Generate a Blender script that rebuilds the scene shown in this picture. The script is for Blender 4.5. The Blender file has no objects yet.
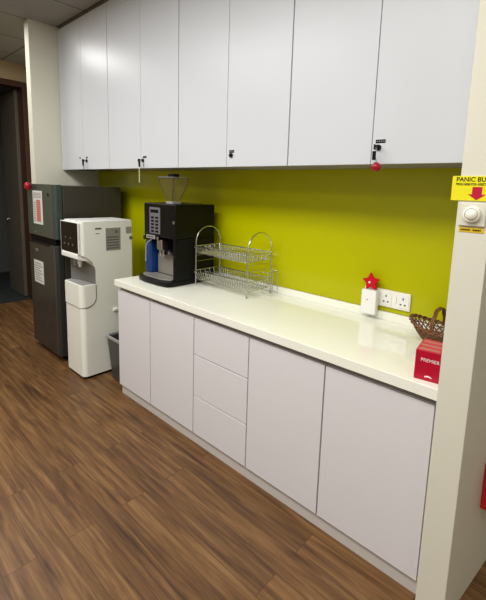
import bpy, bmesh, math, random
from mathutils import Vector, Matrix, Quaternion
random.seed(7)
PI = math.pi
scene = bpy.context.scene
COL = scene.collection

# ------------------------------------------------------------------ materials
def lin(v):
    v /= 255.0
    return v / 12.92 if v <= 0.04045 else ((v + 0.055) / 1.055) ** 2.4
def rgb(r, g, b):
    return (lin(r), lin(g), lin(b), 1.0)

def mat(name, col, rough=0.5, metal=0.0, spec=0.5, trans=0.0, alpha=1.0, coat=0.0, bump=0.0, bscale=200.0,
        var=0.0, vscale=6.0, emit=None, ior=1.45):
    m = bpy.data.materials.new(name)
    m.use_nodes = True
    nt = m.node_tree
    b = nt.nodes['Principled BSDF']
    b.inputs['Base Color'].default_value = col
    b.inputs['Roughness'].default_value = rough
    b.inputs['Metallic'].default_value = metal
    b.inputs['Specular IOR Level'].default_value = spec
    b.inputs['Transmission Weight'].default_value = trans
    b.inputs['Alpha'].default_value = alpha
    b.inputs['Coat Weight'].default_value = coat
    b.inputs['IOR'].default_value = ior
    if emit:
        b.inputs['Emission Color'].default_value = emit[0]
        b.inputs['Emission Strength'].default_value = emit[1]
    if var > 0 or bump > 0:
        tc = nt.nodes.new('ShaderNodeTexCoord')
    if var > 0:
        n = nt.nodes.new('ShaderNodeTexNoise')
        n.inputs['Scale'].default_value = vscale
        n.inputs['Detail'].default_value = 5
        nt.links.new(tc.outputs['Object'], n.inputs['Vector'])
        mx = nt.nodes.new('ShaderNodeMix'); mx.data_type = 'RGBA'
        mx.inputs[6].default_value = tuple(c * (1 - var) for c in col[:3]) + (1,)
        mx.inputs[7].default_value = tuple(min(1, c * (1 + var)) for c in col[:3]) + (1,)
        nt.links.new(n.outputs['Fac'], mx.inputs[0])
        nt.links.new(mx.outputs[2], b.inputs['Base Color'])
    if bump > 0:
        n2 = nt.nodes.new('ShaderNodeTexNoise')
        n2.inputs['Scale'].default_value = bscale
        nt.links.new(tc.outputs['Object'], n2.inputs['Vector'])
        bp = nt.nodes.new('ShaderNodeBump')
        bp.inputs['Strength'].default_value = bump
        bp.inputs['Distance'].default_value = 0.002
        nt.links.new(n2.outputs['Fac'], bp.inputs['Height'])
        nt.links.new(bp.outputs['Normal'], b.inputs['Normal'])
    return m

def wood_floor_mat():
    m = bpy.data.materials.new('wood_plank_floor'); m.use_nodes = True
    nt = m.node_tree; N = nt.nodes; L = nt.links
    b = N['Principled BSDF']
    tc = N.new('ShaderNodeTexCoord')
    br = N.new('ShaderNodeTexBrick')
    br.inputs['Scale'].default_value = 1.0
    br.inputs['Brick Width'].default_value = 1.21
    br.inputs['Row Height'].default_value = 0.128
    br.inputs['Mortar Size'].default_value = 0.0017
    br.inputs['Mortar Smooth'].default_value = 0.3
    br.inputs['Bias'].default_value = 0.0
    br.offset = 0.37; br.offset_frequency = 2
    br.inputs['Color1'].default_value = (0, 0, 0, 1)
    br.inputs['Color2'].default_value = (1, 1, 1, 1)
    br.inputs['Mortar'].default_value = (0.5, 0.5, 0.5, 1)
    L.new(tc.outputs['Object'], br.inputs['Vector'])
    # every plank gets its own slice of the grain
    sep = N.new('ShaderNodeSeparateXYZ'); L.new(tc.outputs['Object'], sep.inputs[0])
    cmb = N.new('ShaderNodeCombineXYZ')
    mulx = N.new('ShaderNodeMath'); mulx.operation = 'MULTIPLY'; mulx.inputs[1].default_value = 1.5
    muly = N.new('ShaderNodeMath'); muly.operation = 'MULTIPLY'; muly.inputs[1].default_value = 24.0
    mulz = N.new('ShaderNodeMath'); mulz.operation = 'MULTIPLY'; mulz.inputs[1].default_value = 17.0
    L.new(sep.outputs[0], mulx.inputs[0]); L.new(sep.outputs[1], muly.inputs[0])
    L.new(br.outputs['Color'], mulz.inputs[0])
    L.new(mulx.outputs[0], cmb.inputs[0]); L.new(muly.outputs[0], cmb.inputs[1]); L.new(mulz.outputs[0], cmb.inputs[2])
    n1 = N.new('ShaderNodeTexNoise'); n1.inputs['Scale'].default_value = 1.6
    n1.inputs['Detail'].default_value = 8; n1.inputs['Roughness'].default_value = 0.62; n1.inputs['Distortion'].default_value = 0.5
    L.new(cmb.outputs[0], n1.inputs['Vector'])
    ramp = N.new('ShaderNodeValToRGB')
    e = ramp.color_ramp.elements
    e[0].position = 0.28; e[0].color = rgb(62, 41, 24)
    e[1].position = 0.74; e[1].color = rgb(138, 106, 68)
    k = ramp.color_ramp.elements.new(0.42); k.color = rgb(92, 64, 37)
    k = ramp.color_ramp.elements.new(0.54); k.color = rgb(111, 80, 47)
    L.new(n1.outputs['Fac'], ramp.inputs[0])
    # knots
    n2 = N.new('ShaderNodeTexNoise'); n2.inputs['Scale'].default_value = 3.2; n2.inputs['Detail'].default_value = 3
    mp = N.new('ShaderNodeMapping'); mp.inputs['Scale'].default_value = (0.9, 5.0, 1)
    L.new(tc.outputs['Object'], mp.inputs[0]); L.new(mp.outputs[0], n2.inputs['Vector'])
    r2 = N.new('ShaderNodeValToRGB')
    r2.color_ramp.elements[0].position = 0.30; r2.color_ramp.elements[0].color = (0.66, 0.64, 0.62, 1)
    r2.color_ramp.elements[1].position = 0.43; r2.color_ramp.elements[1].color = (1, 1, 1, 1)
    L.new(n2.outputs['Fac'], r2.inputs[0])
    m1 = N.new('ShaderNodeMix'); m1.data_type = 'RGBA'; m1.blend_type = 'MULTIPLY'; m1.inputs[0].default_value = 1
    L.new(ramp.outputs[0], m1.inputs[6]); L.new(r2.outputs[0], m1.inputs[7])
    # plank-to-plank tone
    r3 = N.new('ShaderNodeValToRGB')
    r3.color_ramp.elements[0].color = (0.78, 0.76, 0.74, 1); r3.color_ramp.elements[1].color = (1.12, 1.1, 1.08, 1)
    L.new(br.outputs['Color'], r3.inputs[0])
    m2 = N.new('ShaderNodeMix'); m2.data_type = 'RGBA'; m2.blend_type = 'MULTIPLY'; m2.inputs[0].default_value = 1
    L.new(m1.outputs[2], m2.inputs[6]); L.new(r3.outputs[0], m2.inputs[7])
    # seams
    m3 = N.new('ShaderNodeMix'); m3.data_type = 'RGBA'
    m3.inputs[7].default_value = rgb(62, 38, 20)
    fm = N.new('ShaderNodeMath'); fm.operation = 'MULTIPLY'; fm.inputs[1].default_value = 0.75
    L.new(br.outputs['Fac'], fm.inputs[0]); L.new(fm.outputs[0], m3.inputs[0]); L.new(m2.outputs[2], m3.inputs[6])
    L.new(m3.outputs[2], b.inputs['Base Color'])
    b.inputs['Roughness'].default_value = 0.42
    b.inputs['Specular IOR Level'].default_value = 0.35
    bp = N.new('ShaderNodeBump'); bp.inputs['Strength'].default_value = 0.12; bp.inputs['Distance'].default_value = 0.002
    L.new(n1.outputs['Fac'], bp.inputs['Height']); L.new(bp.outputs[0], b.inputs['Normal'])
    return m

def ceiling_mat():
    m = bpy.data.materials.new('ceiling_tiles'); m.use_nodes = True
    nt = m.node_tree; N = nt.nodes; L = nt.links
    b = N['Principled BSDF']
    tc = N.new('ShaderNodeTexCoord')
    br = N.new('ShaderNodeTexBrick'); br.offset = 0.0
    br.inputs['Scale'].default_value = 1.0; br.inputs['Brick Width'].default_value = 0.595
    br.inputs['Row Height'].default_value = 0.595; br.inputs['Mortar Size'].default_value = 0.007
    br.inputs['Mortar Smooth'].default_value = 0.1
    br.inputs['Color1'].default_value = rgb(158, 156, 149); br.inputs['Color2'].default_value = rgb(154, 152, 145)
    br.inputs['Mortar'].default_value = rgb(84, 80, 73)
    mp = N.new('ShaderNodeMapping'); mp.inputs['Location'].default_value = (3.685, 0.37, 0)
    L.new(tc.outputs['Object'], mp.inputs[0]); L.new(mp.outputs[0], br.inputs['Vector'])
    L.new(br.outputs['Color'], b.inputs['Base Color'])
    b.inputs['Roughness'].default_value = 0.9
    n2 = N.new('ShaderNodeTexNoise'); n2.inputs['Scale'].default_value = 120
    L.new(tc.outputs['Object'], n2.inputs['Vector'])
    bp = N.new('ShaderNodeBump'); bp.inputs['Strength'].default_value = 0.2; bp.inputs['Distance'].default_value = 0.002
    L.new(n2.outputs['Fac'], bp.inputs['Height']); L.new(bp.outputs[0], b.inputs['Normal'])
    return m

def carpet_mat():
    m = mat('dark_carpet', rgb(52, 56, 54), 0.95, spec=0.1, var=0.35, vscale=14, bump=0.6, bscale=400)
    return m

M = dict(
    floor=wood_floor_mat(), ceiling=ceiling_mat(), carpet=carpet_mat(),
    wall=mat('cream_paint', rgb(215, 213, 197), 0.7, spec=0.25, bump=0.05, bscale=90),
    wallroom=mat('room_paint', rgb(214, 208, 196), 0.8, spec=0.2, bump=0.05, bscale=90),
    beige=mat('beige_paint', rgb(176, 156, 122), 0.8, spec=0.2, bump=0.05, bscale=90),
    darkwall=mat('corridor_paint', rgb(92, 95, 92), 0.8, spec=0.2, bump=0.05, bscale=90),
    jamb=mat('brown_door_frame', rgb(66, 38, 24), 0.4, var=0.25, vscale=9),
    doorleaf=mat('brown_door_leaf', rgb(92, 86, 74), 0.45, var=0.15, vscale=7),
    upper=mat('upper_door_laminate', rgb(206, 210, 215), 0.34, spec=0.4, bump=0.03, bscale=7),
    lower=mat('lower_door_laminate', rgb(218, 216, 219), 0.32, spec=0.4, bump=0.02, bscale=7),
    carcass=mat('carcass_laminate', rgb(140, 138, 135), 0.5),
    edge=mat('dark_gap', rgb(96, 93, 90), 0.7),
    top=mat('worktop_gloss', rgb(242, 243, 230), 0.10, spec=0.5, coat=0.3, var=0.02, vscale=30),
    plinth=mat('plinth_grey', rgb(196, 191, 186), 0.45),
    green=mat('lime_back_painted_glass', rgb(178, 178, 0), 0.20, spec=0.32, var=0.02, vscale=2),
    silver=mat('silver_metal', rgb(190, 190, 188), 0.3, metal=1.0),
    chrome=mat('chrome_wire', rgb(205, 205, 200), 0.26, metal=1.0),
    black=mat('black_plastic', rgb(9, 9, 10), 0.35, spec=0.25),
    blackm=mat('black_matte', rgb(8, 8, 8), 0.6, spec=0.15),
    steel=mat('brushed_steel', rgb(150, 146, 139), 0.38, metal=0.45, bump=0.05, bscale=60),
    keypad=mat('keypad_grey', rgb(118, 120, 124), 0.4, metal=0.3),
    blue=mat('blue_tank', rgb(20, 58, 124), 0.25, spec=0.5, var=0.25, vscale=14, trans=0.15),
    clear=mat('clear_plastic', rgb(120, 112, 70), 0.08, alpha=0.16, spec=0.6), amber=mat('amber_edge', rgb(92, 78, 46), 0.3, alpha=0.85),
    fr_up=mat('fridge_upper_green_grey', rgb(70, 84, 78), 0.22, metal=0.35, spec=0.5),
    fr_lo=mat('fridge_lower_reflection_dark', rgb(58, 60, 58), 0.25, metal=0.35, spec=0.5),  # darker than the upper door: a reflection put into the colour
    fr_side=mat('fridge_side_grey', rgb(62, 58, 50), 0.45, metal=0.2, bump=0.08, bscale=300),
    fr_trim=mat('fridge_edge_metal', rgb(96, 98, 94), 0.3, metal=0.7),
    white=mat('white_appliance', rgb(236, 238, 228), 0.28, spec=0.45),
    white2=mat('white_plastic', rgb(238, 238, 234), 0.3, spec=0.45),
    offw=mat('socket_white', rgb(240, 238, 224), 0.35),
    bay=mat('bay_grey', rgb(108, 107, 102), 0.4),
    grey=mat('grey_plastic', rgb(106, 106, 104), 0.4),
    lgrey=mat('light_grey_plastic', rgb(150, 150, 147), 0.4),
    bin=mat('bin_smoke_grey', rgb(62, 62, 60), 0.35),
    liner=mat('bin_liner', rgb(60, 60, 60), 0.3, spec=0.6),
    paper=mat('paper', rgb(214, 214, 208), 0.7, spec=0.2, var=0.06, vscale=60),
    pink=mat('pale_red_print', rgb(186, 120, 110), 0.7, spec=0.2),
    pgrey=mat('grey_print', rgb(140, 142, 138), 0.7, spec=0.2),
    silverst=mat('silver_sticker', rgb(160, 160, 150), 0.35, metal=0.3, var=0.2, vscale=40),
    red=mat('red_card', rgb(178, 8, 44), 0.35, spec=0.4),
    redpink=mat('red_card_top', rgb(200, 60, 78), 0.4, spec=0.4, var=0.25, vscale=50),
    redgloss=mat('red_gloss', rgb(160, 14, 42), 0.2, spec=0.5),
    redfelt=mat('red_felt', rgb(196, 16, 36), 0.75, spec=0.2, bump=0.3, bscale=350),
    redbox=mat('red_enamel', rgb(190, 12, 18), 0.4),
    yellow=mat('yellow_sign', rgb(232, 222, 22), 0.35),
    yellowd=mat('yellow_label', rgb(214, 182, 20), 0.4),
    ink=mat('black_ink', rgb(16, 15, 10), 0.6, spec=0.2),
    arrow=mat('arrow_red', rgb(186, 28, 58), 0.5, spec=0.2),
    whiteink=mat('white_ink', rgb(240, 226, 226), 0.5, spec=0.2),
    wicker=mat('brown_wicker', rgb(112, 70, 40), 0.5, var=0.4, vscale=60, bump=0.3, bscale=200),
    strap=mat('pale_strap', rgb(196, 190, 150), 0.7),
    glassd=mat('dark_glass', rgb(8, 9, 9), 0.15, spec=0.5),
)

# ------------------------------------------------------------------ helpers
def obj(name, bm, m, parent=None, smooth=True, ang=50):
    """links a bmesh given in world coordinates as one mesh object (parented things keep world placement)"""
    me = bpy.data.meshes.new(name)
    bmesh.ops.recalc_face_normals(bm, faces=bm.faces[:])
    bm.to_mesh(me); bm.free()
    me.materials.append(m)
    if smooth:
        me.polygons.foreach_set('use_smooth', [True] * len(me.polygons))
        me.set_sharp_from_angle(angle=math.radians(ang))
    o = bpy.data.objects.new(name, me)
    COL.objects.link(o)
    if smooth:
        wn = o.modifiers.new('weighted_normal', 'WEIGHTED_NORMAL'); wn.keep_sharp = True; wn.weight = 100
    if parent:
        o.parent = parent
        # vertices are in world coordinates for unrotated parents: shift into the root's frame
        root = parent
        off = Vector((0, 0, 0))
        while root:
            off += root.location
            root = root.parent
        if not parent.get('local'):
            me.transform(Matrix.Translation(-off))
    return o

def tag(o, label, cat, group=None):
    o['label'] = label; o['category'] = cat
    if group: o['group'] = group
    return o
def thing(name, label, cat, loc, group=None, rot=None):
    o = bpy.data.objects.new(name, None)
    COL.objects.link(o)
    o.location = loc
    o.empty_display_size = 0.05
    if rot: o.rotation_euler = rot
    return tag(o, label, cat, group)
def struct(name, bm, m):
    o = obj(name, bm, m); o['kind'] = 'structure'
    return o

def B(): return bmesh.new()
def add_box(bm, x0, x1, y0, y1, z0, z1, bev=0.0, seg=2):
    t = bmesh.new()
    bmesh.ops.create_cube(t, size=1)
    for v in t.verts:
        v.co = Vector((x0 if v.co.x < 0 else x1, y0 if v.co.y < 0 else y1, z0 if v.co.z < 0 else z1))
    if bev > 0:
        bmesh.ops.bevel(t, geom=t.edges[:], offset=bev, segments=seg, profile=0.5, affect='EDGES', clamp_overlap=True)
    merge(bm, t)
    return bm
def merge(bm, t):
    me = bpy.data.meshes.new('tmp'); t.to_mesh(me); t.free()
    bm.from_mesh(me); bpy.data.meshes.remove(me)
def box(x0, x1, y0, y1, z0, z1, bev=0.0, seg=2):
    return add_box(B(), x0, x1, y0, y1, z0, z1, bev, seg)

def add_tube(bm, pts, r, n=8, closed=False):
    pts = [Vector(p) for p in pts]
    k = len(pts)
    rings = []
    prev = None
    for i, p in enumerate(pts):
        if closed:
            d = (pts[(i + 1) % k] - pts[i - 1])
        else:
            d = (pts[min(i + 1, k - 1)] - pts[max(i - 1, 0)])
        d.normalize()
        if prev is None:
            a = d.orthogonal().normalized()
        else:
            a = prev - d * prev.dot(d)
            a = a.normalized() if a.length > 1e-6 else d.orthogonal().normalized()
        prev = a
        b = d.cross(a)
        rr = r[i] if isinstance(r, (list, tuple)) else r
        rings.append([bm.verts.new(p + (a * math.cos(2 * PI * j / n) + b * math.sin(2 * PI * j / n)) * rr) for j in range(n)])
    m = k if closed else k - 1
    for i in range(m):
        A, C = rings[i], rings[(i + 1) % k]
        for j in range(n):
            try: bm.faces.new((A[j], A[(j + 1) % n], C[(j + 1) % n], C[j]))
            except ValueError: pass
    if not closed:
        bm.faces.new(rings[0][::-1]); bm.faces.new(rings[-1])
    return bm
def tube(pts, r, n=8, closed=False): return add_tube(B(), pts, r, n, closed)

def add_lathe(bm, prof, c, axis='Z', n=28, cap=True):
    """prof: list of (radius, height) along axis"""
    rings = []
    for (r, h) in prof:
        ring = []
        for j in range(n):
            t = 2 * PI * j / n
            if axis == 'Z': p = (c[0] + r * math.cos(t), c[1] + r * math.sin(t), c[2] + h)
            elif axis == 'Y': p = (c[0] + r * math.cos(t), c[1] + h, c[2] + r * math.sin(t))
            else: p = (c[0] + h, c[1] + r * math.cos(t), c[2] + r * math.sin(t))
            ring.append(bm.verts.new(p))
        rings.append(ring)
    for a, b in zip(rings[:-1], rings[1:]):
        for j in range(n):
            bm.faces.new((a[j], a[(j + 1) % n], b[(j + 1) % n], b[j]))
    if cap:
        bm.faces.new(rings[0][::-1]); bm.faces.new(rings[-1])
    return bm
def lathe(prof, c, axis='Z', n=28, cap=True): return add_lathe(B(), prof, c, axis, n, cap)

def add_prism(bm, pts, axis, a0, a1, bev=0.0, seg=2):
    """polygon pts extruded along axis: X -> pts are (y,z); Y -> (x,z); Z -> (x,y)"""
    t = bmesh.new()
    def mk(p, a):
        return {'X': (a, p[0], p[1]), 'Y': (p[0], a, p[1]), 'Z': (p[0], p[1], a)}[axis]
    A = [t.verts.new(mk(p, a0)) for p in pts]; C = [t.verts.new(mk(p, a1)) for p in pts]
    n = len(pts)
    t.faces.new(A); t.faces.new(C[::-1])
    for i in range(n):
        t.faces.new((A[i], A[(i + 1) % n], C[(i + 1) % n], C[i]))
    bmesh.ops.recalc_face_normals(t, faces=t.faces[:])
    if bev > 0:
        es = [e for e in t.edges if e.calc_face_angle(0) > 0.5]
        bmesh.ops.bevel(t, geom=es, offset=bev, segments=seg, profile=0.5, affect='EDGES', clamp_overlap=True)
    merge(bm, t)
    return bm
def prism(pts, axis, a0, a1, bev=0.0, seg=2): return add_prism(B(), pts, axis, a0, a1, bev, seg)

def round_rect(x0, x1, y0, y1, r, n=6, corners=(1, 1, 1, 1)):
    """corner order: x0y0, x1y0, x1y1, x0y1"""
    out = []
    cs = [(x0, y0, PI), (x1, y0, 1.5 * PI), (x1, y1, 0), (x0, y1, 0.5 * PI)]
    for k, (cx, cy, a0) in enumerate(cs):
        rr = r * corners[k]
        if rr <= 0:
            out.append((cx, cy)); continue
        ox = cx + rr if cx == x0 else cx - rr
        oy = cy + rr if cy == y0 else cy - rr
        for i in range(n + 1):
            a = a0 + 0.5 * PI * i / n
            out.append((ox + rr * math.cos(a), oy + rr * math.sin(a)))
    return out

def text_mesh(name, s, size, m, parent, loc, rz=0.0, align='LEFT', extrude=0.0003, bold=0.0, sx=1.0, local=False, rx=PI / 2):
    cu = bpy.data.curves.new(name, 'FONT')
    cu.body = s; cu.size = size; cu.extrude = extrude; cu.align_x = align; cu.offset = bold
    to = bpy.data.objects.new(name, cu); COL.objects.link(to)
    dg = bpy.context.evaluated_depsgraph_get()
    me = bpy.data.meshes.new_from_object(to.evaluated_get(dg))
    bpy.data.objects.remove(to); bpy.data.curves.remove(cu)
    me.transform(Matrix.Translation(loc) @ Matrix.Rotation(rz, 4, 'Z') @ Matrix.Rotation(rx, 4, 'X') @ Matrix.Diagonal((sx, 1, 1, 1)))
    me.materials.clear(); me.materials.append(m)
    o = bpy.data.objects.new(name, me); COL.objects.link(o)
    if parent:
        o.parent = parent
        if not local:
            off = Vector((0, 0, 0)); r = parent
            while r: off += r.location; r = r.parent
            me.transform(Matrix.Translation(-off))
    return o

def boolean_cut(bm_body, bm_cut):
    def tmp(b):
        bmesh.ops.recalc_face_normals(b, faces=b.faces[:])
        me = bpy.data.meshes.new('tmp'); b.to_mesh(me); b.free()
        o = bpy.data.objects.new('tmp', me); COL.objects.link(o); return o
    a, c = tmp(bm_body), tmp(bm_cut)
    md = a.modifiers.new('b', 'BOOLEAN'); md.operation = 'DIFFERENCE'; md.object = c; md.solver = 'EXACT'
    dg = bpy.context.evaluated_depsgraph_get(); dg.update()
    me = bpy.data.meshes.new_from_object(a.evaluated_get(dg))
    bm = bmesh.new(); bm.from_mesh(me)
    bpy.data.objects.remove(a); bpy.data.objects.remove(c); bpy.data.meshes.remove(me)
    return bm

# ------------------------------------------------------------------ room shell
ZC = 2.96
XS = -3.645            # face of the stub wall at the left of the alcove
XD = -5.25             # plane of the doorway wall
struct('floor', box(XD, 3.2, -5.2, 0.15, -0.1, 0.0), M['floor'])
struct('floor_corridor', box(-7.4, XD, -3.0, 2.2, -0.1, 0.0), M['carpet'])
struct('ceiling', box(-7.4, 3.2, -5.2, 2.2, ZC, ZC + 0.1), M['ceiling'])
struct('wall_back', box(XD - 0.12, 3.2, 0.0, 0.15, 0, ZC), M['wall'])
struct('wall_left', box(XS - 0.10, XS, -0.618, 0.0, 0, ZC, 0.004), M['wall'])
struct('wall_right', prism([(0.014, -0.64), (0.114, -0.64), (0.192, 0.0), (0.014, 0.0)], 'Z', 0, ZC, 0.003), M['wall'])
struct('wall_front', box(XD - 0.12, 3.2, -5.2, -5.08, 0, ZC), M['wallroom'])
struct('wall_side', box(3.08, 3.2, -5.08, 0.0, 0, ZC), M['wallroom'])
# doorway wall with an opening from y=-1.25 to y=-0.22
w = B()
add_box(w, XD - 0.12, XD, -5.08, -1.25, 0, ZC)
add_box(w, XD - 0.12, XD, -0.11, 0.0, 0, ZC)
add_box(w, XD - 0.12, XD, -1.25, -0.11, 2.73, ZC)
struct('wall_corridor', w, M['beige'])
# corridor beyond
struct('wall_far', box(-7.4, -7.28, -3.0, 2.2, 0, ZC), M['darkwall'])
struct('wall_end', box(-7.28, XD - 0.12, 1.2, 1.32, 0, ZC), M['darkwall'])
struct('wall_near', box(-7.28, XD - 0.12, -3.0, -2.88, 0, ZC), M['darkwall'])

fr = B()
add_box(fr, XD - 0.14, XD + 0.03, -0.165, -0.10, 0, 2.75, 0.004)
add_box(fr, XD - 0.14, XD + 0.03, -1.26, -1.18, 0, 2.75, 0.004)
add_box(fr, XD - 0.14, XD + 0.03, -1.18, -0.165, 2.685, 2.75, 0.004)
d = struct('door_1', fr, M['jamb'])
leaf = obj('door_leaf', box(-5.97, XD - 0.145, -0.205, -0.165, 0.01, 2.67, 0.003), M['doorleaf'], d)
hb = B()
add_lathe(hb, [(0.024, 0), (0.024, -0.012)], (-5.88, -0.205, 1.02), 'Y', 16)
add_tube(hb, [(-5.88, -0.215, 1.02), (-5.88, -0.255, 1.02), (-5.85, -0.26, 1.02), (-5.75, -0.26, 1.02)], 0.009, 10)
obj('door_handle', hb, M['silver'], leaf)

# ------------------------------------------------------------------ lower cabinets
XL = [-2.2148, -1.8054, -1.3513, -0.9118, -0.4592, 0.003]
ZT, ZB = 0.796, 0.068
YF = -0.60
G = 0.0036
def cab(x0, x1, label):
    t = thing('base_cabinet', label, 'cabinet', ((x0 + x1) / 2, -0.3, 0.0), 'fitted white base cabinets')
    c = B()
    add_box(c, x0 + 0.0005, x1 - 0.0005, -0.578, -0.012, 0.064, 0.824, 0.001)
    obj('carcass', c, M['carcass'], t)
    return t
def door(t, x0, x1, z0, z1, name='door', m='lower', yf=YF, yb=-0.58):
    return obj(name, box(x0 + G, x1 - G, yf, yb, z0 + 0.0012, z1 - 0.0012, 0.0018), M[m], t)
c1 = cab(XL[0], XL[2], 'white two-door base cabinet beside the small bin, at the open end of the counter')
door(c1, XL[0], XL[1], ZB, ZT); door(c1, XL[1], XL[2], ZB, ZT)
c2 = cab(XL[2], XL[3], 'white drawer unit of three stacked drawers in the middle of the counter')
for a, b in ((0.5715, ZT), (0.3135, 0.5685), (ZB, 0.3105)):
    door(c2, XL[2], XL[3], a, b, 'drawer')
c3 = cab(XL[3], XL[5], 'white two-door base cabinet next to the cream partition with the panic sign')
door(c3, XL[3], XL[4], ZB, ZT); door(c3, XL[4], XL[5], ZB, ZT)

p = B()
add_box(p, XL[0] + 0.02, 0.010, -0.588, -0.574, 0.0, 0.064, 0.001)
tag(obj('kickboard', p, M['plinth']), 'long pale grey kickboard running under the white base cabinets', 'kickboard')

wt = thing('worktop', 'glossy cream-white solid worktop with a low upstand on the base cabinets', 'worktop', (-1.1, -0.3, 0.826))
obj('slab', box(-2.222, 0.012, -0.622, -0.002, 0.826, 0.870, 0.0025), M['top'], wt)
obj('upstand', box(-2.222, 0.012, -0.022, -0.0065, 0.8698, 0.916, 0.003), M['top'], wt)

# ------------------------------------------------------------------ splashback
sp = obj('splashback', prism([(XS + 0.002, 0.001), (-2.2235, 0.001), (-2.2235, 0.9165), (0.013, 0.9165), (0.013, 1.78), (XS + 0.002, 1.78)], 'Y', -0.006, -0.0005), M['green'])
tag(sp, 'glossy lime green splashback panel between worktop and wall cabinets', 'splashback')

# ------------------------------------------------------------------ wall cabinets
XU = [-3.640, -3.186, -2.7295, -2.2583, -1.8108, -1.3482, -0.8928, -0.4329, 0.010]
YU = -0.372
ZU, ZUT = 1.668, 2.930
def wcab(i, label):
    x0, x1, x2 = XU[2 * i], XU[2 * i + 1], XU[2 * i + 2]
    t = thing('wall_cabinet', label, 'cabinet', ((x0 + x2) / 2, -0.18, ZU), 'row of white wall cabinets up to the ceiling')
    obj('carcass', box(x0 + 0.0005, x2 - 0.0005, YU + 0.022, -0.007, ZU + 0.004, ZUT + 0.025, 0.001), M['carcass'], t)
    g0 = 0.0032
    da = obj('door', box(x0 + g0, x1 - 0.0016, YU, YU + 0.02, ZU, ZUT, 0.0018), M['upper'], t)
    db = obj('door', box(x1 + 0.0016, x2 - g0, YU, YU + 0.02, ZU, ZUT, 0.0018), M['upper'], t)
    return t, da, db
W = []
for i, lb in enumerate((
        'white two-door wall cabinet above the grey fridge, next to the cream wall',
        'white two-door wall cabinet above the black coffee machine, keys with pale strap in its lock',
        'white two-door wall cabinet with a bare lock, above the dish rack',
        'white two-door wall cabinet nearest the panic sign, red ball key ring in its lock')):
    W.append(wcab(i, lb))

def lock(door_o, x, z, label_dx=None, label_w=0.04, label_dz=0.028):
    l = lathe([(0.0085, 0), (0.0125, 0), (0.0125, -0.008), (0.0105, -0.012), (0.006, -0.0125)], (x, YU, z), 'Y', 20)
    obj('lock', l, M['black'], door_o)
    if label_dx is not None:
        xx = x + label_dx
        s = obj('label_strip', box(xx - label_w / 2, xx + label_w / 2, YU - 0.0012, YU, z + label_dz - 0.0075, z + label_dz + 0.0075), M['blackm'], door_o)
        dsh = B(); k = 4
        for q in range(k):
            cx = xx - label_w / 2 + label_w * (q + 0.75) / (k + 0.5)
            add_box(dsh, cx - 0.0028, cx + 0.0028, YU - 0.0016, YU - 0.001, z + label_dz - 0.002, z + label_dz + 0.0022)
        obj('label_print', dsh, M['lgrey'], s)

lock(W[0][2], -3.118, 1.742, None)
pad = B()
add_box(pad, -3.258, -3.240, YU - 0.003, YU, 1.762, 1.776, 0.001)
obj('door_bumper', pad, M['blackm'], W[0][1])
pad = B(); add_box(pad, -3.130, -3.106, YU - 0.003, YU, 1.762, 1.776, 0.001)
obj('label_strip', pad, M['blackm'], W[0][2])
lock(W[1][2], -2.228, 1.724, 0.02, 0.044, 0.024)
lock(W[2][2], -1.306, 1.733, 0.002, 0.040, 0.022)
lock(W[3][2], -0.400, 1.738, 0.007, 0.044, 0.026)

def key_set(x, z, name, label, head_dx=0.0, fob=None, ball=None, strap=None, tail=None):
    t = thing(name, label, 'keys', (x, YU - 0.014, z))
    kb = B()
    add_box(kb, x - 0.0013, x + 0.0013, YU - 0.026, YU - 0.0128, z - 0.005, z + 0.005, 0.0006)
    obj('key_blade', kb, M['silver'], t)
    hd = B(); add_box(hd, x - 0.002, x + 0.002, YU - 0.046, YU - 0.024, z - 0.012, z + 0.010, 0.0018)
    obj('key_head', hd, M['black'], t)
    yk = YU - 0.040
    ring = tube([(x + 0.011 * math.sin(a), yk, z - 0.016 - 0.011 * math.cos(a)) for a in [2 * PI * q / 20 for q in range(20)]], 0.0011, 6, True)
    obj('key_ring', ring, M['silver'], t)
    if tail:
        dx, dz, w, L, mm = tail
        f = B(); add_box(f, x + dx - w / 2, x + dx + w / 2, yk - 0.003, yk + 0.003, z + dz - L, z + dz, 0.002)
        obj('spare_key', f, M[mm], t)
    if fob:
        dx, dz, w, L = fob
        f = B(); add_box(f, x + dx - w / 2, x + dx + w / 2, yk - 0.004, yk + 0.004, z + dz - L, z + dz, 0.003, 3)
        obj('key_fob', f, M['blackm'], t)
    if strap:
        dx, dz, w, L = strap
        f = B(); add_box(f, x + dx - w / 2, x + dx + w / 2, yk - 0.001, yk + 0.001, z + dz - L, z + dz, 0.0008)
        obj('strap', f, M['strap'], t)
    if ball:
        dx, dz, r = ball
        f = B(); add_lathe(f, [(max(0.0005, r * math.sin(a)), -r * math.cos(a)) for a in [PI * q / 14 for q in range(15)]], (x + dx, yk, z + dz), 'Z', 24)
        obj('ball', f, M['redgloss'], t)
        c = tube([(x, yk, z - 0.026), (x + dx * 0.6, yk, z - 0.045), (x + dx, yk, z + dz + r)], 0.0012, 6)
        obj('cord', c, M['black'], t)
    return t
key_set(-3.118, 1.742, 'key_bunch', 'small bunch of dark keys hanging from the lock above the fridge', fob=(0.010, -0.012, 0.024, 0.034), tail=(0.016, -0.04, 0.014, 0.034, 'pgrey'))
key_set(-2.228, 1.724, 'key_bunch', 'keys with a long pale strap hanging from the lock above the coffee machine',
        fob=(0.012, -0.012, 0.018, 0.036), strap=(0.010, -0.026, 0.010, 0.135), tail=(0.065, -0.016, 0.008, 0.034, 'pgrey'))
key_set(-0.400, 1.738, 'key_bunch', 'black key fob and glossy red ball hanging from the lock nearest the panic sign',
        fob=(0.001, -0.018, 0.015, 0.038), ball=(0.014, -0.085, 0.0205))

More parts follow.
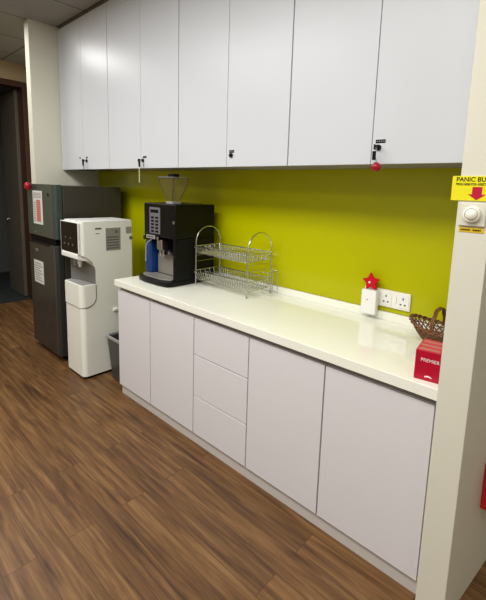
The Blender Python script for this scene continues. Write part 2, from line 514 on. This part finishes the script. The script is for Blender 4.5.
# ------------------------------------------------------------------ fridge
fx0, fx1 = -3.628, -3.004
F = thing('fridge', 'tall dark grey two-door fridge standing against the cream wall', 'fridge', ((fx0 + fx1) / 2, -0.4, 0))
obj('body', box(fx0 + 0.004, fx1 - 0.002, -0.640, -0.115, 0.035, 1.520, 0.008), M['fr_side'], F)
fdu = obj('upper_door', prism(round_rect(fx0, fx1, -0.706, -0.646, 0.022, 5, (1, 1, 0, 0)), 'Z', 1.075, 1.526, 0.003), M['fr_up'], F)
fdl = obj('lower_door', prism(round_rect(fx0, fx1, -0.706, -0.646, 0.022, 5, (1, 1, 0, 0)), 'Z', 0.055, 1.020, 0.003), M['fr_lo'], F)
fdu['label'] = 'shorter green-grey freezer door'
obj('handle_recess', box(fx0 + 0.03, fx1 - 0.04, -0.695, -0.642, 1.0225, 1.0725, 0.002), M['blackm'], F)
obj('handle_grip', box(fx0 + 0.05, fx1 - 0.14, -0.716, -0.70, 1.006, 1.022, 0.004), M['black'], F)
for z0, z1, par in ((1.078, 1.522, fdu), (0.06, 1.016, fdl)):
    obj('edge_trim', box(fx1 - 0.055, fx1 - 0.022, -0.7085, -0.7055, z0 + 0.003, z1 - 0.003, 0.001), M['fr_trim'], par)
obj('base_grille', box(fx0 + 0.02, fx1 - 0.02, -0.65, -0.60, 0.012, 0.052, 0.003), M['blackm'], F)
for xx in (fx0 + 0.05, fx1 - 0.05):
    for yy in (-0.58, -0.17):
        obj('foot', lathe([(0.022, 0), (0.022, 0.012), (0.014, 0.014), (0.014, 0.04)], (xx, yy, 0.0), 'Z', 16), M['blackm'], F)
yd = -0.7062
st = obj('sticker', box(-3.475, -3.262, yd - 0.0012, yd, 1.178, 1.468), M['paper'], fdu)
pr = B(); add_box(pr, -3.395, -3.30, yd - 0.002, yd - 0.001, 1.20, 1.39)
o = obj('sticker_print', pr, M['pink'], st)
pr = B()
for q in range(4): add_box(pr, -3.46, -3.28, yd - 0.002, yd - 0.001, 1.405 + q * 0.013, 1.411 + q * 0.013)
for q in range(9): add_box(pr, -3.462, -3.415, yd - 0.002, yd - 0.001, 1.20 + q * 0.02, 1.209 + q * 0.02)
obj('sticker_text', pr, M['pgrey'], st)
st = obj('sticker', box(-3.515, -3.300, yd - 0.0012, yd, 0.640, 0.845), M['paper'], fdl)
pr = B()
for q in range(8): add_box(pr, -3.495, -3.32 - 0.03 * (q % 3), yd - 0.002, yd - 0.001, 0.66 + q * 0.022, 0.669 + q * 0.022)
obj('sticker_text', pr, M['pgrey'], st)
em = obj('emblem', box(-3.47, -3.41, yd - 0.002, yd, 1.10, 1.114, 0.0008), M['silver'], fdu)
obj('emblem', box(-3.47, -3.40, yd - 0.002, yd, 0.93, 0.955, 0.0008), M['grey'], fdl)
obj('badge', lathe([(0.014, 0), (0.014, -0.003)], (-3.13, yd, 1.44), 'Y', 16), M['black'], fdu)
# red round magnet at the upper corner of the fridge
mg = lathe([(0.001, -0.034), (0.017, -0.031), (0.025, -0.018), (0.028, 0.0), (0.025, 0.017), (0.017, 0.028), (0.001, 0.032)], (-3.505, -0.735, 1.506), 'Z', 22)
tag(obj('magnet', mg, M['redgloss']), 'round red magnet at the top corner of the grey fridge door', 'magnet')

# ------------------------------------------------------------------ water dispenser
dx0, dx1, dyf, dyb, dz = -2.882, -2.568, -0.706, -0.262, 1.252
D = thing('water_dispenser', 'white floor-standing water dispenser with black touch panel, beside the fridge', 'water dispenser', ((dx0 + dx1) / 2, -0.48, 0))
body = prism(round_rect(dx0, dx1, dyf, dyb, 0.038, 8, (1, 1, 0.4, 0.4)), 'Z', 0.022, dz)
bay = [(-0.80, 1.012), (-0.706, 1.004), (-0.672, 0.990), (-0.640, 0.970), (-0.612, 0.942), (-0.594, 0.905), (-0.588, 0.87),
       (-0.588, 0.66), (-0.594, 0.628), (-0.612, 0.604), (-0.640, 0.589), (-0.672, 0.583), (-0.80, 0.580)]
body = boolean_cut(body, prism(bay, 'X', dx0 - 0.1, dx1 + 0.1))
obj('body', body, M['white'], D)
obj('lid', prism(round_rect(dx0 + 0.006, dx1 - 0.006, dyf + 0.008, dyb - 0.008, 0.034, 6, (1, 1, 0.4, 0.4)), 'Z', dz + 0.0005, dz + 0.008, 0.003), M['white2'], D)
obj('plinth', prism(round_rect(dx0 + 0.012, dx1 - 0.012, dyf + 0.012, dyb - 0.012, 0.03, 6), 'Z', 0.0, 0.022), M['blackm'], D)
obj('bay_panel', prism([(dx0 + 0.004, -0.5885), (dx0 + 0.004, -0.648), (dx0 + 0.02, -0.650), (dx0 + 0.10, -0.622), (dx0 + 0.20, -0.602), (dx1 - 0.004, -0.593), (dx1 - 0.004, -0.5885)], 'Z', 0.765, 0.950), M['bay'], D)
tray_p = [(-0.712, 0.762), (-0.5915, 0.762), (-0.5915, 0.664), (-0.598, 0.634), (-0.615, 0.611), (-0.642, 0.596), (-0.672, 0.590), (-0.712, 0.5875)]
tb = prism(tray_p, 'X', dx0 + 0.002, dx1 - 0.001)
cutter = B()
t_out = prism(round_rect(dx0 - 0.2, dx1 + 0.2, -0.9, -0.2, 0.01, 2), 'Z', 0.4, 0.9)
t_in = prism(round_rect(dx0 + 0.002, dx1 - 0.001, -0.712, -0.2, 0.040, 8, (1, 1, 0, 0)), 'Z', 0.3, 1.0)
ring = boolean_cut(t_out, t_in)
tb = boolean_cut(tb, ring)
obj('drip_tray', tb, M['white'], D)
obj('drip_grille', box(dx0 + 0.03, dx1 - 0.03, -0.69, -0.60, 0.7622, 0.766, 0.001), M['lgrey'], D)
seam = B()
add_tube(seam, [(dx1 + 0.0002, y, z) for y, z in [(-0.588, 0.76)] + bay[7:12] + [(-0.672, 0.583)]], 0.0028, 6)
add_tube(seam, [(dx0 + 0.03, -0.7065, 0.584), (dx1 - 0.038, -0.7065, 0.584), (dx1 - 0.010, -0.695, 0.584), (dx1, -0.672, 0.584)], 0.0028, 6)
obj('seam', seam, M['grey'], D)
# control panel on the front of the head
obj('panel_frame', prism(round_rect(dx0 - 0.001, dx1 - 0.008, 1.008, 1.251, 0.006, 3), 'Y', -0.716, -0.704, 0.002), M['white2'], D)
cp = obj('control_panel', prism(round_rect(dx0 + 0.012, dx1 - 0.012, 1.016, 1.246, 0.006, 3), 'Y', -0.7195, -0.7162, 0.001), M['black'], D)
for q in range(3):
    obj('touch_button', lathe([(0.0085, 0), (0.0085, -0.0012)], (dx0 + 0.075 + q * 0.072, -0.7196, 1.075), 'Y', 14), M['grey'], cp)
for q in range(2):
    obj('touch_button', lathe([(0.0075, 0), (0.0075, -0.0012)], (dx0 + 0.095 + q * 0.09, -0.7196, 1.125), 'Y', 14), M['grey'], cp)
# spout cover and taps under the head
obj('spout_cover', prism([(-0.712, 1.008), (-0.60, 0.952), (-0.612, 0.940), (-0.650, 0.950), (-0.700, 0.962), (-0.722, 0.972), (-0.722, 1.008)], 'X', dx0 + 0.012, dx1 - 0.02, 0.004), M['white2'], D)
for q, xx in enumerate((dx0 + 0.11, dx0 + 0.19)):
    obj('spout', lathe([(0.017, 0.02), (0.017, -0.03), (0.012, -0.034), (0.010, -0.052)], (xx, -0.655, 0.945), 'Z', 16), M['white2' if q else 'lgrey'], D)
# stickers on the side
ss = obj('sticker', box(dx1 - 0.0005, dx1 + 0.0012, -0.500, -0.374, 1.022, 1.202), M['silverst'], D)
pr = B()
for q in range(5): add_box(pr, dx1 + 0.001, dx1 + 0.0018, -0.49, -0.39, 1.035 + q * 0.022, 1.046 + q * 0.022)
add_box(pr, dx1 + 0.001, dx1 + 0.0018, -0.42, -0.40, 1.158, 1.182)
obj('sticker_text', pr, M['grey'], ss)
obj('emblem', box(dx1 - 0.0005, dx1 + 0.0012, -0.585, -0.535, 1.194, 1.208), M['grey'], D)
obj('small_print', box(dx1 - 0.0005, dx1 + 0.0012, -0.582, -0.552, 1.160, 1.166), M['grey'], D)
s2 = obj('sticker', box(dx1 - 0.0005, dx1 + 0.0012, -0.325, -0.275, 1.150, 1.205), M['lgrey'], D)
obj('sticker', lathe([(0.016, -0.0005), (0.016, 0.0014)], (dx1, -0.280, 1.112), 'X', 18), M['grey'], D)
obj('rear_valve', box(dx1 - 0.001, dx1 + 0.020, -0.452, -0.412, 0.520, 0.540, 0.004), M['white2'], D)

# ------------------------------------------------------------------ bin
bx, by = -2.385, -0.440
T = thing('trash_bin', 'small smoky grey plastic bin on the floor between dispenser and counter', 'bin', (bx, by, 0))
def frustum(bm, hx0, hy0, hx1, hy1, z0, z1, r=0.03, n=5):
    A = [bm.verts.new((bx + x, by + y, z0)) for x, y in round_rect(-hx0, hx0, -hy0, hy0, r, n)]
    C = [bm.verts.new((bx + x, by + y, z1)) for x, y in round_rect(-hx1, hx1, -hy1, hy1, r, n)]
    k = len(A)
    for i in range(k): bm.faces.new((A[i], A[(i + 1) % k], C[(i + 1) % k], C[i]))
    return A, C
b = B()
A, C = frustum(b, 0.095, 0.085, 0.118, 0.112, 0.002, 0.352); b.faces.new(A[::-1])
A2, C2 = frustum(b, 0.090, 0.080, 0.113, 0.107, 0.008, 0.352); b.faces.new(A2)
k = len(C)
for i in range(k): b.faces.new((C[i], C[(i + 1) % k], C2[(i + 1) % k], C2[i]))
obj('bucket', b, M['bin'], T)
b = B()
A, C = frustum(b, 0.124, 0.120, 0.126, 0.122, 0.345, 0.362)
A2, C2 = frustum(b, 0.110, 0.104, 0.110, 0.104, 0.345, 0.362)
for P, Q in ((C, C2), (A, A2)):
    for i in range(k): b.faces.new((P[i], P[(i + 1) % k], Q[(i + 1) % k], Q[i]))
obj('rim', b, M['lgrey'], T)
b = B()
A, C = frustum(b, 0.100, 0.094, 0.107, 0.101, 0.25, 0.345); b.faces.new(A)
obj('liner', b, M['liner'], T)

# ------------------------------------------------------------------ coffee machine
ZW = 0.870
mx0, mx1, myf, myb = -2.130, -1.757, -0.432, -0.085
K = thing('coffee_machine', 'black bean-to-cup coffee machine with clear bean hopper on the worktop', 'coffee machine', ((mx0 + mx1) / 2, -0.26, ZW))
base_pts = [(mx1, -0.095), (mx1, -0.452), (mx1 - 0.02, -0.490), (-1.86, -0.505), (-2.02, -0.507), (-2.10, -0.494), (-2.165, -0.458), (-2.175, -0.40), (-2.172, -0.095)]
obj('base', prism(base_pts, 'Z', ZW + 0.001, ZW + 0.036, 0.006), M['black'], K)
obj('drip_tray', prism([(mx1 - 0.035, -0.36), (mx1 - 0.035, -0.442), (-1.86, -0.478), (-2.02, -0.480), (-2.09, -0.468), (-2.13, -0.44), (-2.135, -0.405), (-2.085, -0.403), (-2.085, -0.36)], 'Z', ZW + 0.0365, ZW + 0.044, 0.002), M['steel'], K)
obj('head', box(mx0, mx1, myf, myb, 1.192, 1.424, 0.008, 3), M['black'], K)
obj('head_lip', box(mx0 + 0.012, mx1 - 0.20, myf - 0.004, myf + 0.02, 1.168, 1.208, 0.003), M['black'], K)
obj('side_panel', box(mx1 - 0.030, mx1, myf + 0.003, myb, ZW + 0.036, 1.1915, 0.003), M['black'], K)
obj('rear_body', box(mx0 + 0.01, mx1 - 0.0305, -0.255, myb, ZW + 0.036, 1.1915, 0.003), M['blackm'], K)
obj('steel_back', prism([(-2.075, ZW + 0.0445), (mx1 - 0.031, ZW + 0.0445), (mx1 - 0.031, 1.062), (-2.075, 1.055)], 'Y', -0.350, -0.342), M['steel'], K)
obj('brew_housing', box(-2.075, mx1 - 0.031, -0.342, -0.256, 1.05, 1.191, 0.003), M['blackm'], K)
# keypad
kp = obj('keypad', box(-2.055, -1.928, myf - 0.004, myf + 0.001, 1.212, 1.395, 0.002), M['keypad'], K)
kb = B()
add_box(kb, -2.040, -1.945, myf - 0.0055, myf - 0.0035, 1.358, 1.380, 0.0008)
for r_ in range(5):
    for c_ in range(2):
        zz = 1.326 - r_ * 0.024
        xx = -2.033 + c_ * 0.052
        add_box(kb, xx, xx + 0.034, myf - 0.0065, myf - 0.0035, zz - 0.008, zz + 0.006, 0.0015)
obj('key_button', kb, M['blackm'], kp)
nm = obj('name_plate', box(-2.092, -1.985, myf - 0.0065, myf - 0.003, 1.174, 1.199, 0.001), M['lgrey'], K)
obj('name_print', box(-2.08, -2.00, myf - 0.0072, myf - 0.0060, 1.184, 1.190), M['blackm'], nm)
obj('start_button', lathe([(0.012, 0), (0.012, -0.005), (0.009, -0.007)], (-1.955, myf - 0.001, 1.182), 'Y', 18), M['silver'], K)
obj('door_lock', lathe([(0.011, 0), (0.011, -0.003), (0.007, -0.004)], (-1.775, myf, 1.305), 'Y', 18), M['silver'], K)
# spouts
so = B()
add_box(so, -1.985, -1.925, -0.425, -0.365, 1.10, 1.172, 0.008)
obj('spout_block', so, M['silver'], K)
for xx in (-1.972, -1.937):
    obj('spout', lathe([(0.010, 0.03), (0.010, -0.02), (0.006, -0.034)], (xx, -0.400, 1.09), 'Z', 14), M['chrome'], K)
obj('spout_bar', box(-2.005, -1.865, -0.395, -0.375, 1.075, 1.105, 0.004), M['black'], K)
obj('steam_knob', lathe([(0.013, 0), (0.013, -0.02), (0.01, -0.024)], (-1.872, -0.380, 1.085), 'Y', 16), M['silver'], K)
# blue water tank at the open left side
tk = obj('water_tank', box(-2.170, -2.092, -0.398, -0.300, ZW + 0.0365, 1.150, 0.012, 3), M['blue'], K)
obj('tank_lid', box(-2.184, -2.086, -0.408, -0.294, 1.1505, 1.180, 0.005), M['black'], K)
wn = tube([(-2.045, -0.425, 1.165), (-2.085, -0.430, 1.145), (-2.105, -0.432, 1.11), (-2.110, -0.432, 1.00)], 0.005, 8)
obj('curved_tube', wn, M['lgrey'], K)  # pale curved tube in front of the tank
# hopper: a clear inverted pyramid with a black lid
hx, hy = -1.888, -0.352
def ring4(bm, hw, hd, z, r=0.02):
    return [bm.verts.new((hx + x, hy + y, z)) for x, y in round_rect(-hw, hw, -hd, hd, r, 4)]
b = B()
prof = [(0.034, 0.034, 1.426, 0.015), (0.034, 0.034, 1.448, 0.015), (0.082, 0.062, 1.555, 0.02), (0.086, 0.066, 1.592, 0.02), (0.086, 0.066, 1.600, 0.02)]
R = [ring4(b, *q) for q in prof]
for P, Q in zip(R[:-1], R[1:]):
    n_ = len(P)
    for i in range(n_): b.faces.new((P[i], P[(i + 1) % n_], Q[(i + 1) % n_], Q[i]))
Rb = [ring4(b, q[0] - 0.003, q[1] - 0.003, q[2], q[3]) for q in prof]
for P, Q in zip(Rb[:-1], Rb[1:]):
    for i in range(n_): b.faces.new((P[i], P[(i + 1) % n_], Q[(i + 1) % n_], Q[i]))
for P, Q in ((R[0], Rb[0]), (R[-1], Rb[-1])):
    for i in range(n_): b.faces.new((P[i], P[(i + 1) % n_], Q[(i + 1) % n_], Q[i]))
obj('hopper', b, M['clear'], K)
for sx_ in (-1, 1):
    for sy_ in (-1, 1):
        obj('hopper_edge', tube([(hx + sx_ * 0.030, hy + sy_ * 0.030, 1.446), (hx + sx_ * 0.077, hy + sy_ * 0.057, 1.555), (hx + sx_ * 0.081, hy + sy_ * 0.061, 1.600)], 0.0035, 6), M['amber'], K)
obj('hopper_collar', prism([(hx + x, hy + y) for x, y in round_rect(-0.04, 0.04, -0.04, 0.04, 0.012, 4)], 'Z', 1.4245, 1.440, 0.002), M['lgrey'], K)
lid = prism([(hx + x, hy + y) for x, y in round_rect(-0.090, 0.090, -0.070, 0.070, 0.02, 4)], 'Z', 1.6005, 1.606, 0.002)
ld = obj('hopper_lid', lid, M['clear'], K)
rm = tube([(hx + x, hy + y, 1.603) for x, y in round_rect(-0.090, 0.090, -0.070, 0.070, 0.02, 4)], 0.0035, 6, True)
obj('hopper_rim', rm, M['grey'], K)
obj('lid_knob', prism([(hx + x, hy + y) for x, y in round_rect(-0.034, 0.034, -0.03, 0.03, 0.015, 4)], 'Z', 1.6065, 1.628, 0.004), M['black'], K)

# ------------------------------------------------------------------ dish rack
rx0, rx1, ry0, ry1 = -1.737, -1.245, -0.272, -0.045
DR = thing('dish_rack', 'two-tier chrome wire dish rack with arched ends standing on the worktop', 'dish rack', ((rx0 + rx1) / 2, (ry0 + ry1) / 2, ZW))
ZA, ZTOP = 1.165, 1.275
for xx in (rx0, rx1):
    pts = [(xx, ry0, ZW + 0.003), (xx, ry0, ZA)]
    cy_, ry_ = (ry0 + ry1) / 2, (ry1 - ry0) / 2
    for q in range(1, 20):
        a = PI - PI * q / 20
        pts.append((xx, cy_ + ry_ * math.cos(a), ZA + (ZTOP - ZA) * math.sin(a)))
    pts += [(xx, ry1, ZA), (xx, ry1, ZW + 0.003)]
    b = tube(pts, 0.0042, 8)
    for zz in (ZW + 0.10, ZW + 0.165, ZW + 0.205):
        add_tube(b, [(xx, ry0, zz), (xx, ry1, zz)], 0.0018, 6)
    obj('end_frame', b, M['chrome'], DR)
for k_, xx in enumerate((rx0, rx1)):
    for yy in (ry0, ry1):
        obj('foot', lathe([(0.006, 0.0), (0.006, 0.012), (0.004, 0.014)], (xx, yy, ZW + 0.0005), 'Z', 12), M['lgrey'], DR)
def basket(name, z0, z1, flare):
    b = B()
    lo = [(rx0 + 0.012, ry0 + 0.01), (rx1 - 0.012, ry0 + 0.01), (rx1 - 0.012, ry1 - 0.01), (rx0 + 0.012, ry1 - 0.01)]
    up = [(rx0 - flare, ry0 - flare * 0.5), (rx1 + 0.004, ry0 - flare * 0.5), (rx1 + 0.004, ry1 + 0.004), (rx0 - flare, ry1 + 0.004)]
    for P, z, r in ((lo, z0, 0.0032), (up, z1, 0.0036)):
        for i in range(4):
            add_tube(b, [P[i] + (z,), P[(i + 1) % 4] + (z,)], r, 8)
    mid = [tuple((a + c) / 2 for a, c in zip(p, q)) for p, q in zip(lo, up)]
    n = 22
    for i in range(n + 1):
        f = i / n
        xl = lo[0][0] + (lo[1][0] - lo[0][0]) * f
        xh = up[0][0] + (up[1][0] - up[0][0]) * f
        add_tube(b, [(xh, up[0][1], z1), (xl, lo[0][1], z0), (xl, (ry0 + ry1) / 2 - 0.01, z0 - 0.001), (xl, lo[2][1], z0), (xh, up[2][1], z1)], 0.0020, 6)
        # plate-holding loops
        if 0 < i < n:
            yb_ = ry0 + 0.055
            add_tube(b, [(xl, yb_ - 0.022, z0), (xl + 0.002, yb_ - 0.012, z0 + 0.050), (xl + 0.004, yb_ + 0.006, z0 + 0.060), (xl + 0.004, yb_ + 0.026, z0)], 0.0022, 6)
    for j in range(1, 5):
        yy = lo[0][1] + (lo[2][1] - lo[0][1]) * j / 5
        add_tube(b, [(lo[0][0], yy, z0 - 0.003), (lo[1][0], yy, z0 - 0.003)], 0.0018, 6)
        add_tube(b, [(up[0][0], yy, z1), (lo[0][0], yy, z0), ], 0.0016, 6)
        add_tube(b, [(up[1][0], yy, z1), (lo[1][0], yy, z0), ], 0.0016, 6)
    obj(name, b, M['chrome'], DR)
basket('upper_basket', 1.092, 1.140, 0.013)
basket('lower_basket', 0.905, 0.968, 0.013)
b = B()
hxx = rx1 + 0.05
for zz in (0.885, 1.02):
    add_tube(b, [(rx1, ry1 - 0.09, zz), (hxx, ry1 - 0.09, zz), (hxx, ry1 + 0.012, zz), (rx1, ry1 + 0.012, zz)], 0.0022, 6)
for p_ in ((hxx, ry1 - 0.09), (hxx, ry1 + 0.012), (rx1 + 0.006, ry1 + 0.012), (hxx, ry1 - 0.04)):
    add_tube(b, [(p_[0], p_[1], 0.885), (p_[0], p_[1], 1.02)], 0.0018, 6)
obj('cutlery_holder', b, M['chrome'], DR)

# ------------------------------------------------------------------ sockets, plugged device, star
yw = -0.0066
SK = thing('socket_plate', 'white switched wall socket plate on the lime splashback', 'socket', (-0.45, yw, 0.988))
obj('plate', box(-0.590, -0.333, yw - 0.011, yw, 0.943, 1.036, 0.004), M['offw'], SK)
for k_, xx in enumerate((-0.560, -0.468, -0.376)):
    f = obj('socket_face', box(xx - 0.022, xx + 0.036, yw - 0.0135, yw - 0.0112, 0.954, 1.027, 0.001), M['white2'], SK)
    for a_, c_, e_, g_ in ((0.003, 0.009, 0.998, 1.010), (-0.010, -0.001, 0.970, 0.977), (0.013, 0.022, 0.970, 0.977)):
        obj('pin_hole', box(xx + a_, xx + c_, yw - 0.0142, yw - 0.0130, e_, g_), M['blackm'], f)
    s = obj('rocker_switch', box(xx - 0.042, xx - 0.029, yw - 0.0150, yw - 0.0112, 0.972, 1.010, 0.0015), M['white2'], SK)
PD = thing('plug_in_device', 'white rounded plug-in device hanging at the end of the socket plate', 'device', (-0.545, -0.04, 0.96))
obj('housing', prism(round_rect(-0.583, -0.497, 0.896, 1.029, 0.008, 4), 'Y', -0.066, -0.030, 0.005, 3), M['white2'], PD)
obj('plug', box(-0.572, -0.512, -0.030, yw - 0.0145, 0.958, 1.018, 0.002), M['lgrey'], PD)
obj('indicator', lathe([(0.0035, 0), (0.0035, -0.0012)], (-0.545, -0.066, 0.975), 'Y', 12), M['grey'], PD)
stp = []
for q in range(10):
    a = PI / 2 + q * PI / 5 + 0.10
    r_ = 0.052 if q % 2 == 0 else 0.028
    stp.append((-0.541 + r_ * math.cos(a), 1.070 + r_ * math.sin(a)))
S = thing('star_ornament', 'red felt five-pointed star on top of the white plug-in device', 'ornament', (-0.552, -0.04, 1.031))
obj('star', prism(stp, 'Y', -0.052, -0.036, 0.003), M['redfelt'], S)
obj('bead', lathe([(0.0065, 0.002), (0.0065, -0.003), (0.004, -0.006)], (-0.546, -0.052, 1.068), 'Y', 14), M['whiteink'], S)

# ------------------------------------------------------------------ wicker basket
bcx, bcy, ba, bb, bh = -0.136, -0.155, 0.135, 0.095, 0.085
WB = thing('wicker_basket', 'brown woven boat-shaped wicker basket behind the red box', 'basket', (bcx, bcy, ZW))
def bpt(u, v):
    """u around, v 0 bottom .. 1 rim"""
    s = 0.50 + 0.50 * v ** 0.75
    c_, s_ = math.cos(u), math.sin(u)
    lift = 0.030 * (abs(c_) ** 2.5) * v
    return Vector((bcx + ba * s * c_, bcy + bb * s * s_, ZW + 0.004 + bh * (0.08 + 0.72 * v) * (v > -1) + lift - 0.004 * (1 - v)))
b = B()
nst = 26
for dr in (1, -1):
    for i in range(nst):
        u0 = 2 * PI * i / nst
        add_tube(b, [bpt(u0 + dr * 0.55 * v, v) + Vector((0, 0, 0)) for v in [q / 8 for q in range(9)]], 0.0032, 6)
for v in (0.0, 0.36, 0.70):
    add_tube(b, [bpt(2 * PI * q / 48, v) for q in range(48)], 0.0034, 6, True)
obj('weave', b, M['wicker'], WB)
b = B()
for q in range(-6, 7):
    xx = 0.5 * ba * q / 6.5
    hw = 0.5 * bb * math.sqrt(max(0.0, 1 - (xx / (0.5 * ba)) ** 2))
    add_tube(b, [(bcx + xx, bcy - hw, ZW + 0.0055), (bcx + xx, bcy + hw, ZW + 0.0055)], 0.0038, 6)
obj('bottom', b, M['wicker'], WB)
b = B()
for ph in (0, PI):
    pts = []
    for q in range(120):
        u = 2 * PI * q / 120
        p_ = bpt(u, 1.0)
        pts.append(p_ + Vector((0.0045 * math.cos(14 * u + ph) * math.cos(u), 0.0045 * math.cos(14 * u + ph) * math.sin(u), 0.0045 * math.sin(14 * u + ph))))
    add_tube(b, pts, 0.0050, 6, True)
obj('rim', b, M['wicker'], WB)
b = B()
for off in (-0.004, 0.004):
    pts = []
    for q in range(17):
        a = PI * q / 16
        pts.append((bcx - 0.012 + off + 0.002 * math.sin(q * 1.7), bcy + 0.088 * math.cos(a), ZW + 0.072 + 0.092 * math.sin(a) ** 0.8))
    add_tube(b, pts, 0.0052, 8)
obj('handle', b, M['wicker'], WB)

# ------------------------------------------------------------------ red tissue box
TB = thing('tissue_box', 'red cardboard box with white lettering beside the cream partition', 'box', (-0.088, -0.590, ZW), rot=(0, 0, math.radians(8)))
TB['local'] = 1
tw, td, th = 0.085, 0.135, 0.112
bd = obj('carton', box(0, tw, 0, td, 0.0005, th, 0.0012), M['red'], TB)
bd['local'] = 1
tp = obj('printed_top', box(0.003, tw - 0.003, 0.003, td - 0.003, th, th + 0.0006), M['redpink'], TB)
tp['local'] = 1
for q in range(3):
    o = obj('pale_stripe', box(0.008, tw - 0.008, 0.012 + q * 0.042, 0.030 + q * 0.042, th + 0.0006, th + 0.001), M['pink'], tp)
text_mesh('lettering', 'PREMIER', 0.0185, M['whiteink'], bd, (0.019, -0.0002, 0.072), local=True, sx=0.93)
sw = B()
add_prism(sw, [(0.036, 0.013), (0.050, 0.0155), (0.062, 0.013), (0.060, 0.018), (0.048, 0.021), (0.038, 0.0185)], 'Y', -0.0006, 0.0)
obj('mark', sw, M['whiteink'], bd)

# ------------------------------------------------------------------ panic sign, button, label, red box
yp = -0.6402
SG = thing('panic_sign', 'yellow panic button sign with red down arrow on the cream partition', 'sign', (0.065, yp, 1.57))
sb = obj('board', box(-0.008, 0.140, yp - 0.003, yp, 1.529, 1.606, 0.0006), M['yellow'], SG)
text_mesh('lettering', 'PANIC BUTTON', 0.0195, M['ink'], sb, (0.0035, yp - 0.0033, 1.5890), bold=0.0003, sx=0.98)
text_mesh('lettering', 'PRESS HERE FOR ASSISTANCE', 0.0105, M['ink'], sb, (0.0035, yp - 0.0033, 1.5770), bold=0.0002, sx=0.78)
ax, az = 0.0670, 1.5315
obj('arrow', prism([(ax, az), (ax + 0.026, az + 0.018), (ax + 0.014, az + 0.018), (ax + 0.014, az + 0.041), (ax - 0.014, az + 0.041), (ax - 0.014, az + 0.018), (ax - 0.026, az + 0.018)], 'Y', yp - 0.0036, yp - 0.003), M['arrow'], sb)
PB = thing('panic_button', 'round white push button on a square plate below the panic sign', 'button', (0.062, yp, 1.485))
obj('plate', box(0.0235, 0.1005, yp - 0.008, yp, 1.449, 1.523, 0.004), M['wall'], PB)
obj('bezel', lathe([(0.026, 0), (0.026, -0.008), (0.024, -0.012), (0.0205, -0.013), (0.019, -0.008)], (0.062, yp - 0.008, 1.487), 'Y', 32), M['offw'], PB)
obj('push_cap', lathe([(0.0185, 0), (0.0185, -0.010), (0.015, -0.015), (0.008, -0.018), (0.001, -0.0185)], (0.062, yp - 0.010, 1.487), 'Y', 28), M['offw'], PB)
LB = thing('label_strip', 'narrow yellow label under the white panic button', 'label', (0.062, yp, 1.438))
ls = obj('strip', box(0.026, 0.098, yp - 0.0015, yp, 1.4300, 1.4450, 0.0004), M['yellowd'], LB)
pr = B()
random.seed(3)
xx = 0.031
while xx < 0.090:
    w_ = random.choice((0.003, 0.0045, 0.006))
    if not 0.057 < xx < 0.062: add_box(pr, xx, xx + w_, yp - 0.0019, yp - 0.0014, 1.4350, 1.4400)
    xx += w_ + 0.0012
obj('print', pr, M['ink'], ls)

RB = thing('red_box', 'red box fixed on the side of the cream partition at the edge of view', 'box', (0.175, -0.22, 0.5))
obj('housing', prism([(0.1445, -0.400), (0.215, -0.409), (0.247, -0.150), (0.1755, -0.150)], 'Z', 0.350, 0.545, 0.004), M['redbox'], RB)
obj('front_door', prism([(0.216, -0.399), (0.222, -0.400), (0.252, -0.160), (0.2463, -0.160)], 'Z', 0.357, 0.538, 0.001), M['redbox'], RB)

# ------------------------------------------------------------------ lights
def area(x, y, sx, sy, power, col=(1.0, 0.985, 0.96), z=ZC - 0.02):
    l = bpy.data.lights.new('ceiling_light', 'AREA')
    l.shape = 'RECTANGLE'; l.size = sx; l.size_y = sy; l.energy = power; l.color = col
    o = bpy.data.objects.new('ceiling_light', l); COL.objects.link(o)
    o.location = (x, y, z)
    return o
area(-4.15, -1.05, 0.55, 0.5, 18)
area(-2.3, -2.0, 1.8, 0.8, 60)
area(-0.3, -2.0, 1.8, 0.8, 50)
area(-2.3, -3.9, 1.8, 0.9, 22)
area(0.3, -3.9, 1.8, 0.9, 34)
area(1.9, -2.1, 0.9, 0.9, 16)
wd = bpy.data.worlds.new('world'); scene.world = wd; wd.use_nodes = True
wd.node_tree.nodes['Background'].inputs[0].default_value = (0.9, 0.92, 1.0, 1)
wd.node_tree.nodes['Background'].inputs[1].default_value = 0.05

# ------------------------------------------------------------------ camera
cam = bpy.data.cameras.new('camera')
co = bpy.data.objects.new('camera', cam); COL.objects.link(co)
rv = Vector((0.74022276, 0.67153824, 0.0332665)); uv = Vector((-0.12467565, 0.08847194, 0.98824526)); fv = Vector((-0.66070134, 0.73566915, -0.14921341))
mt = Matrix.Identity(4)
for i in range(3):
    mt[i][0] = rv[i]; mt[i][1] = uv[i]; mt[i][2] = -fv[i]
mt.translation = Vector((0.40165, -2.03843, 1.54211))
co.matrix_world = mt
cam.sensor_fit = 'AUTO'; cam.sensor_width = 36.0
cam.lens = 400.394 / 600.0 * 36.0
cam.shift_x = -(255.279 - 243.0) / 600.0
cam.shift_y = (249.849 - 300.0) / 600.0
cam.clip_start = 0.02
scene.camera = co
scene.view_settings.view_transform = 'Standard'
scene.view_settings.look = 'None'
scene.view_settings.exposure = 0.0
